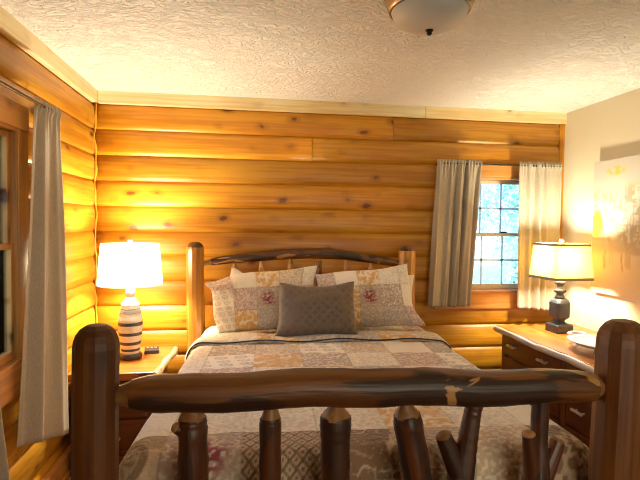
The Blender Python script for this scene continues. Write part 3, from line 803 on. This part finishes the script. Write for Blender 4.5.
# ------------------------------------------------------------------ nightstand
NS = thing('nightstand', 'nightstand with a live-edge orange slab top beside the bed', 'nightstand', (-.79, 3.32, 0))
zt = .62
fr = []
R = random.Random(5)
x0, x1, y0, y1 = -.265, .285, -.315, .31
right = [(.233 + .041 * i / 8 + .006 * math.sin(i * 1.3), y0 + (y1 - y0) * i / 8) for i in range(9)]
ring_top = [(x0, y0)] + right + [(x0, y1)]
mb = MB(); mb.loft([[(x, y, zt - .045) for x, y in ring_top], [(x, y, zt) for x, y in ring_top]], axis='x', tint=.6)
top = mb.build('slab_top', W['slab'], NS, bevel=.004)
mb = MB(); ee = [(x, y, zt - .0225) for x, y in right]; mb.tube(ee, [.024 + .003 * math.sin(i * 2.1) for i in range(9)], 12, hew(.05, 8, 2, 5)); mb.build('live_edge', W['edge'], top)
mb = MB(); mb.b2(-.245, .215, -.275, .30, .10, zt - .045, 'x', .5); mb.b2(-.25, .22, -.285, .302, .0, .10, 'x', .4); mb.build('cabinet', W['dark'], NS, bevel=.003)
for zz0, zz1 in ((.12, .33), (.35, .555)):
    mb = MB(); mb.b2(-.215, .185, -.293, -.272, zz0, zz1, 'x', .6); mb.b2(-.185, .155, -.298, -.29, zz0 + .03, zz1 - .03, 'x', .4); d = mb.build('drawer', W['dark'], NS, bevel=.004)
    mb = MB(); mb.tube([(-.05, -.318, (zz0 + zz1) / 2), (.04, -.318, (zz0 + zz1) / 2)], [.007, .007], 10)
    for q in (-.045, .035): mb.tube([(q, -.297, (zz0 + zz1) / 2), (q, -.318, (zz0 + zz1) / 2)], [.005, .005], 8)
    mb.build('handle', M_silver, d)

# striped lamp
LL = thing('table_lamp', 'table lamp with dark-striped white jug base and glowing white shade', 'lamp', (-.768, 3.345, zt + .001))
prof = [(.001, .0), (.071, .0), (.073, .006), (.073, .026), (.066, .034), (.001, .034)]
mb = MB(); mb.lathe(prof, seg=48); mb.build('lamp_foot', M_stripe, LL)
def rad_at(z):
    P = [(.034, .056), (.08, .062), (.14, .071), (.20, .0765), (.25, .076), (.29, .069), (.32, .062), (.355, .058), (.375, .045), (.39, .033), (.40, .030)]
    for (a, ra), (b, rb) in zip(P[:-1], P[1:]):
        if a <= z <= b:
            t_ = (z - a) / (b - a); t_ = t_ * t_ * (3 - 2 * t_) * .5 + t_ * .5; return ra + (rb - ra) * t_
    return P[-1][1]
mb = MB(); mb.lathe([(.001, .034)] + [(rad_at(z), z) for z in np.linspace(.034, .40, 80)] + [(.001, .40)], seg=48); jug = mb.build('jug_base', M_white, LL)
for zz, hh, gm in ((.052, .016, 0), (.094, .020, 0), (.155, .020, 0), (.220, .022, 0), (.300, .018, 1), (.325, .006, 1)):
    pr = [(rad_at(z) + .0012, z) for z in np.linspace(zz, zz + hh, 6)]
    mb = MB(); mb.lathe([(pr[0][0] - .004, pr[0][1])] + pr + [(pr[-1][0] - .004, pr[-1][1])], seg=48); mb.build('stripe', M_stripe if not gm else M_grey, jug)
mb = MB(); mb.lathe([(.001, .40), (.028, .40), (.029, .43), (.026, .465), (.012, .47), (.012, .52), (.001, .52)], seg=28); mb.build('lamp_neck', M_white, LL)
def drum(mb, r0, r1, z0, z1, n=64):
    mb.lathe([(r0, z0), ((r0 + r1) / 2, (z0 + z1) / 2), (r1, z1), (r1 - .002, z1), ((r0 + r1) / 2 - .002, (z0 + z1) / 2), (r0 - .002, z0), (r0, z0)], seg=n)
mb = MB(); drum(mb, .203, .180, .485, .752); mb.build('lamp_shade', M_shadeW, LL)
mb = MB(); mb.tube([(0, 0, .51), (0, 0, .756)], [.004, .004], 8)
for a in (0, 2.09, 4.19): mb.tube([(0, 0, .745), (.179 * math.cos(a), .179 * math.sin(a), .748)], [.002, .002], 6)
mb.build('harp', M_silver, LL)
mb = MB(); mb.lathe([(.001, .752), (.010, .754), (.006, .760), (.014, .768), (.015, .776), (.009, .784), (.001, .786)], seg=20); mb.build('finial', M_white, LL)
# clock beside the lamp
CK = thing('alarm_clock', 'small black clock lying on the nightstand right of the striped lamp', 'clock', (-.655, 3.46, zt), .15)
mb = MB(); mb.loft([[(-.048, -.04, 0), (.048, -.04, 0), (.048, .04, 0), (-.048, .04, 0)], [(-.046, -.036, .024), (.046, -.036, .024), (.046, .038, .036), (-.046, .038, .036)]]); mb.build('body', M_black, CK, bevel=.004)
for q in (-.026, 0, .026):
    mb = MB(); mb.box((q, .008, .0325), (.016, .02, .006)); mb.build('button', M_grey, CK, bevel=.0015)

# ------------------------------------------------------------------ dresser
DR = thing('dresser', 'long dark dresser with a live-edge slab top along the beige wall', 'dresser', (2.23, 2.78, 0))
dz = .75
# local: x from -.36 (room side) to .315, y from -.82 to .80
fr = [(-.340 + .010 * math.sin(i * .7) + .004 * math.sin(i * 2.3 + 1), .75 - 1.56 * i / 20) for i in range(21)]
ring = fr + [(.315, -.81), (.315, .75)]
mb = MB(); mb.loft([[(x + .008, y, dz - .048) for x, y in ring][:21] + [(.315, -.81, dz - .048), (.315, .75, dz - .048)], [(x, y, dz) for x, y in ring]], axis='y', tint=.6)
top = mb.build('slab_top', W['slab'], DR, bevel=.004)
mb = MB(); mb.tube([(x, y, dz - .025) for x, y in fr], [.022 + .002 * math.sin(i * 1.7) for i in range(21)], 14, hew(.05, 9, 2, 5)); mb.build('live_edge', W['edge'], top)
mb = MB(); mb.b2(-.268, .30, -.77, .745, .06, dz - .048, 'y', .3); mb.b2(-.25, .29, -.75, .75, 0, .06, 'y', .2); mb.build('cabinet', W['dark'], DR, bevel=.003)
for yy in (.725, -.005, -.75):
    mb = MB(); mb.b2(-.284, -.26, yy - .025, yy + .025, .03, dz - .05, 'z', .9); mb.build('stile', W['footpost'] if yy > .5 else W['dark'], DR, bevel=.004)
for ya, yb in ((.03, .71), (-.715, -.035)):
    for za, zb in ((.54, .69), (.31, .52), (.08, .29)):
        mb = MB(); mb.b2(-.284, -.262, ya, yb, za, zb, 'y', .6); d = mb.build('drawer', W['dark'], DR, bevel=.005)
        for q in (ya + (yb - ya) * .24, ya + (yb - ya) * .80):
            zm = (za + zb) / 2 + .01
            mb = MB(); mb.tube([(-.312, q - .045, zm), (-.314, q, zm + .002), (-.312, q + .045, zm)], [.010, .0085, .010], 10, hew(.06, 7, 2, 5))
            for e in (-.032, .032): mb.tube([(-.282, q + e, zm), (-.312, q + e, zm)], [.006, .006], 8)
            mb.build('handle', M_silver, d)
# square-shaded lamp
RL = thing('table_lamp', 'table lamp with grey turned wooden base and square linen shade on the dresser', 'lamp', (2.245, 3.268, dz + .001), .06)
def sq(h, z, ch=0.0):
    if ch <= 0: ch = .0005
    return [(h, -h + ch, z), (h, h - ch, z), (h - ch, h, z), (-h + ch, h, z), (-h, h - ch, z), (-h, -h + ch, z), (-h + ch, -h, z), (h - ch, -h, z)]
mb = MB(); mb.loft([sq(.066, 0, .002), sq(.066, .054, .002), sq(.060, .062, .002)]); mb.build('lamp_foot', M_lampgrey, RL)
mb = MB(); mb.loft([sq(.050, .062, .02), sq(.034, .074, .014), sq(.030, .080, .012), sq(.036, .092, .014), sq(.055, .112, .018), sq(.057, .135, .018), sq(.057, .215, .018), sq(.050, .232, .018), sq(.038, .245, .014)]); mb.build('lamp_body', M_lampgrey, RL)
mb = MB(); mb.lathe([(.001, .245), (.034, .245), (.036, .252), (.030, .262), (.022, .272), (.026, .282), (.040, .292), (.043, .302), (.038, .312), (.024, .322), (.022, .338), (.028, .346), (.037, .354), (.039, .364), (.034, .374), (.022, .380), (.012, .385), (.012, .43), (.001, .43)], seg=32); mb.build('turned_neck', M_lampgrey, RL)
def frust(mb, h0, h1, z0, z1, th=.002):
    q = lambda h, z: [(h, -h, z), (h, h, z), (-h, h, z), (-h, -h, z)]
    mb.loft([q(h0, z0), q(h1, z1), q(h1 - th, z1), q(h0 - th, z0), q(h0, z0)], cap=False)
mb = MB(); frust(mb, .152, .132, .392, .642); sh = mb.build('lamp_shade', M_shadeY, RL)
mb = MB(); frust(mb, .1535, .1520, .388, .408); mb.build('trim_band', M_band, sh)
mb = MB(); frust(mb, .1345, .1332, .628, .645); mb.build('trim_band', M_band, sh)
mb = MB(); mb.tube([(0, 0, .42), (0, 0, .65)], [.004, .004], 8)
for a, b in ((1, 1), (-1, 1), (1, -1), (-1, -1)): mb.tube([(0, 0, .638), (a * .131, b * .131, .638)], [.002, .002], 6)
mb.build('harp', M_silver, RL)
mb = MB(); mb.lathe([(.001, .648), (.010, .65), (.006, .655), (.015, .660), (.016, .674), (.010, .680), (.001, .682)], seg=20); mb.build('finial', M_white, RL)
# dish on a wire stand
DI = thing('serving_dish', 'white oval dish with handles on a wire stand atop the dresser', 'dish', (2.155, 2.735, dz))
el = lambda r, z, n=48: [(r * math.cos(2 * PI * k / n) * .82, r * math.sin(2 * PI * k / n), z) for k in range(n)]
mb = MB(); mb.loft([el(.10, .022), el(.15, .036), el(.185, .052), el(.205, .056), el(.206, .060), el(.180, .0585), el(.168, .050), el(.155, .034), el(.10, .028), el(.01, .027)], smooth=True); mb.build('dish', M_dish, DI)
for sg in (1, -1):
    mb = MB(); mb.tube([(-.05, sg * .192, .058), (-.045, sg * .232, .060), (-.015, sg * .246, .061), (.015, sg * .246, .061), (.045, sg * .232, .060), (.05, sg * .192, .058)], [.011] * 6, 10); mb.build('handle', M_dish, DI)
for a in (0.6, 2.54, 3.74, 5.68):
    cx, cy = math.cos(a) * .82, math.sin(a)
    mb = MB(); mb.tube([(cx * .13, cy * .13, .033), (cx * .155, cy * .155, .012), (cx * .165, cy * .165, .003), (cx * .15, cy * .15, .003), (cx * .12, cy * .12, .03)], [.0025] * 5, 8); mb.build('wire_leg', M_wire, DI)

# ------------------------------------------------------------------ the painting
PY0, PY1, PZ0, PZ1, PT = 1.95, 3.29, 1.045, 1.992, .045
res = .007
ya = np.arange(PY0, PY1 + res / 2, res); za = np.arange(PZ0, PZ1 + res / 2, res)
Ya, Za = np.meshgrid(ya, za, indexing='ij')
u = (PY1 - Ya); w = (Za - PZ0)        # u: metres from the painting's left edge, w: metres up
n1 = vnoise(u, w, 14, 41); n2 = vnoise(u, w, 40, 42); n3 = vnoise(u, w, 5, 43)
one = np.ones(u.shape + (3,))
art = mixa(one * np.array([.62, .50, .38]), one * np.array([.64, .59, .51]), sst(w, .3, .7))
art = mixa(art, one * np.array([.60, .45, .33]), sst(w, .35, .22) * .7)                 # tan ground
art = mixa(art, one * np.array([.46, .34, .24]), sst(np.abs(w - .32), .06, .0) * (.5 + .5 * n1) * .8)   # brush line
crown = sst(w + .16 * (n3 - .5) + .10 * (n1 - .5), .38, .46) * sst(w + .16 * (n3 - .5), .80, .70) * sst(n2 * .6 + n1 * .4, .36, .48)
art = mixa(art, one * np.array([.70, .42, .03]), crown * .9)
art = mixa(art, one * np.array([.36, .33, .30]), crown * sst(n3 + .3 * n1, .66, .78) * .8)
art = mixa(art, one * np.array([.66, .64, .58]), crown * sst(n2, .62, .72) * .7)
lefty = sst(np.hypot((u - .045) * 1.6, (w - .50)), .13, .07) * sst(n1, .3, .45)
art = mixa(art, one * np.array([.80, .74, .02]), lefty)
upper = sst(np.hypot((u - .22) * .8, (w - .865) * 2.2), .09, .05) * sst(n2, .35, .5)
art = mixa(art, one * np.array([.80, .55, .05]), upper * .9)
for (tu, tw_, lean, hi) in ((.135, .010, .05, .80), (.30, .006, -.02, .75), (.52, .010, .03, .8), (.80, .012, -.04, .85), (1.05, .008, .03, .8)):
    tr = sst(np.abs(u - tu - lean * (w - .2) + .006 * np.sin(w * 30)), tw_ * 1.5, tw_ * .7) * sst(w, .16, .19) * sst(w, hi, hi - .1)
    art = mixa(art, mixa(one * np.array([.62, .54, .44]), one * np.array([.30, .20, .12]), sst(w, .42, .22) * (.5 + .5 * n2)), tr)
def animal(art, bu, bw, k, col):
    body = sst(np.hypot((u - bu) / (.105 * k), (w - bw) / (.045 * k)), 1.05, .9)
    neck = sst(np.abs((u - bu + .10 * k) + .5 * (w - bw - .05 * k)), .022 * k, .014 * k) * sst(np.abs(w - bw - .05 * k), .05 * k, .04 * k)
    head = sst(np.hypot((u - bu + .150 * k) / (.038 * k), (w - bw - .09 * k) / (.018 * k)), 1.05, .85)
    legs = np.zeros_like(u)
    for q in (-.085, -.06, .06, .085): legs = np.maximum(legs, sst(np.abs(u - bu - q * k), .009 * k, .005 * k) * sst(w, bw - .14 * k, bw - .13 * k) * sst(w, bw + .01, bw))
    return mixa(art, one * np.array(col), np.clip(np.maximum.reduce([body, neck, head, legs]), 0, 1) * .6)
art = animal(art, .27, .345, 1.0, (.46, .35, .25)); art = animal(art, .43, .335, 1.05, (.40, .29, .20)); art = animal(art, .78, .33, 1.1, (.45, .30, .18))
g = sst(np.abs(np.sin(u * 60 + w * 90 + n1 * 8)), .10, .02) * sst(w, .24, .18) * sst(w, .03, .06)
art = mixa(art, one * np.array([.50, .36, .24]), g * .5)
PC = thing('painting', 'unframed canvas painting of yellow autumn trees and deer on beige wall', 'painting', (RX - PT / 2, (PY0 + PY1) / 2, (PZ0 + PZ1) / 2))
Pp = np.stack([np.full_like(Ya, RX - PT - .001), Ya, Za], -1) - np.array([RX - PT / 2, (PY0 + PY1) / 2, (PZ0 + PZ1) / 2])
grid_mesh('canvas_face', Pp[::-1], art[::-1] * .82, M_art, PC)
mb = MB(); mb.box((0, 0, 0), (PT, PY1 - PY0, PZ1 - PZ0)); mb.build('canvas_frame', M_white_cloth, PC, bevel=.002)

# ------------------------------------------------------------------ ceiling light
CL = thing('ceiling_light', 'flush ceiling light with a frosted glass bowl and bronze collar', 'ceiling light', (.668, 1.80, CZ))
mb = MB(); mb.lathe([(.001, 0), (.175, 0), (.180, -.012), (.178, -.030), (.170, -.042), (.173, -.055), (.168, -.080), (.158, -.100), (.152, -.118), (.144, -.120), (.146, -.10), (.001, -.07)], seg=64); mb.build('collar', M_nickel, CL)
mb = MB(); mb.lathe([(.145, -.105), (.144, -.118), (.134, -.142), (.113, -.162), (.083, -.177), (.046, -.186), (.001, -.188)][::-1], seg=64); mb.build('glass_bowl', M_frost, CL)
mb = MB(); mb.lathe([(.001, -.207), (.007, -.206), (.011, -.200), (.009, -.195), (.014, -.192), (.015, -.187), (.001, -.182)], seg=24); mb.build('finial', M_finial, CL)

# ------------------------------------------------------------------ outside
mb = MB(); mb.b2(-30, 40, FY - 20, 45, -.75, -.7); struct(mb.build('ground', M_ground))
def tree(label, x, y, h, r, z0, n, mi, seed):
    t = thing('tree', label, 'tree', (x, y, -.7)); R = np.random.default_rng(seed)
    mb = MB(); mb.tube([(0, 0, 0), (.05, .03, h * .4), (0, .05, h * .75), (.02, 0, h * .95)], [.12, .10, .06, .02], 10); mb.build('trunk', M_trunk, t)
    cl = R.normal(0, 1, (26, 3)); cl /= np.linalg.norm(cl, axis=1)[:, None]; cl *= R.random((26, 1)) ** .4
    cl = cl * np.array([r, r, (h - z0) / 2]) + np.array([0, 0, (h + z0) / 2])
    p = cl[R.integers(0, 26, n)] + R.normal(0, .22 * r / 1.4, (n, 3))
    V = []; Fc = []
    for k in range(n):
        a = R.normal(0, 1, 3); a /= np.linalg.norm(a); b = np.cross(a, R.normal(0, 1, 3)); b /= np.linalg.norm(b); s_ = R.uniform(.05, .09)
        q = p[k]; c = np.cross(a, b) * s_ * .15
        V += [tuple(q - a * s_), tuple(q + b * s_ * .5 + c), tuple(q + a * s_), tuple(q - b * s_ * .5 + c)]; Fc.append((4 * k, 4 * k + 1, 4 * k + 2, 4 * k + 3))
    mb = MB(); mb.add(V, Fc, None, .5, 0, False); mb.build('foliage', M_leaf[mi], t)
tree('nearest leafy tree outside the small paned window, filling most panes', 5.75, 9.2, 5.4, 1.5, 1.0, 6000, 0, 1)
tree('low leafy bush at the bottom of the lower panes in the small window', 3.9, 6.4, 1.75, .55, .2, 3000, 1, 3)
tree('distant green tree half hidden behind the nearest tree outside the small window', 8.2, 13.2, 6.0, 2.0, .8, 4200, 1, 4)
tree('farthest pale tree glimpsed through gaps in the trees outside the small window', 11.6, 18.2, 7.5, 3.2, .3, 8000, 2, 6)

# ------------------------------------------------------------------ light
wd = bpy.data.worlds.new('sky'); S.world = wd; wd.use_nodes = True
wt = wd.node_tree; bg = wt.nodes['Background']; bg.inputs[1].default_value = 6.8
sx = N(wt, 'ShaderNodeSeparateXYZ')
tcw = N(wt, 'ShaderNodeTexCoord'); wt.links.new(tcw.outputs['Generated'], sx.inputs[0])
wt.links.new(mixc(wt, maprange(wt, sx.outputs[1], -.75, -.35), (1.0, .80, .56), (.34, .64, 1.0)), bg.inputs[0])  # sky warmed on the front side to tint the added fill light
def lamp(name, loc, p, col, r):
    l = bpy.data.lights.new(name, 'POINT'); l.energy = p; l.color = col; l.shadow_soft_size = r
    o = bpy.data.objects.new(name, l); COL.objects.link(o); o.location = loc
lamp('striped_lamp_bulb', (-.768, 3.345, zt + .63), 66, (1, .88, .62), .05)
lamp('square_lamp_bulb', (2.205, 3.268, dz + .535), 52, (1, .88, .62), .05)
def portal(loc, rot, sx, sy):
    l = bpy.data.lights.new('portal', 'AREA'); l.shape = 'RECTANGLE'; l.size = sx; l.size_y = sy; l.cycles.is_portal = True
    o = bpy.data.objects.new('portal', l); COL.objects.link(o); o.location = loc; o.rotation_euler = rot
portal(((FW[0] + FW[1]) / 2, FY - .1, (FW[2] + FW[3]) / 2), (PI / 2, 0, 0), FW[1] - FW[0], FW[3] - FW[2])
portal(((BWIN[0] + BWIN[1]) / 2, BY + .15, (BWIN[2] + BWIN[3]) / 2), (PI / 2, 0, PI), BWIN[1] - BWIN[0], BWIN[3] - BWIN[2])

# ------------------------------------------------------------------ camera
f = 490.; yaw, pit, rol = math.radians(8.24), math.radians(1.94), math.radians(.7)
fw = Vector((math.sin(yaw) * math.cos(pit), math.cos(yaw) * math.cos(pit), -math.sin(pit)))
r0 = Vector((math.cos(yaw), -math.sin(yaw), 0)); u0 = r0.cross(fw)
rr = r0 * math.cos(rol) + u0 * math.sin(rol); uu = u0 * math.cos(rol) - r0 * math.sin(rol)
cam = bpy.data.cameras.new('camera'); cam.sensor_width = 36; cam.lens = f / 640 * 36; cam.clip_start = .05
co = bpy.data.objects.new('camera', cam); COL.objects.link(co)
M = Matrix((rr, uu, -fw)).transposed().to_4x4(); M.translation = (0, 0, 1.52); co.matrix_world = M
S.camera = co
S.view_settings.view_transform = 'Standard'; S.view_settings.look = 'None'; S.view_settings.gamma = 1; S.view_settings.exposure = .45
S.view_settings.use_curve_mapping = False
S.cycles.filter_width = 1.1; S.cycles.denoising_prefilter = 'ACCURATE'
S.cycles.max_bounces = 8; S.cycles.diffuse_bounces = 5; S.cycles.transparent_max_bounces = 12; S.cycles.sample_clamp_indirect = 2
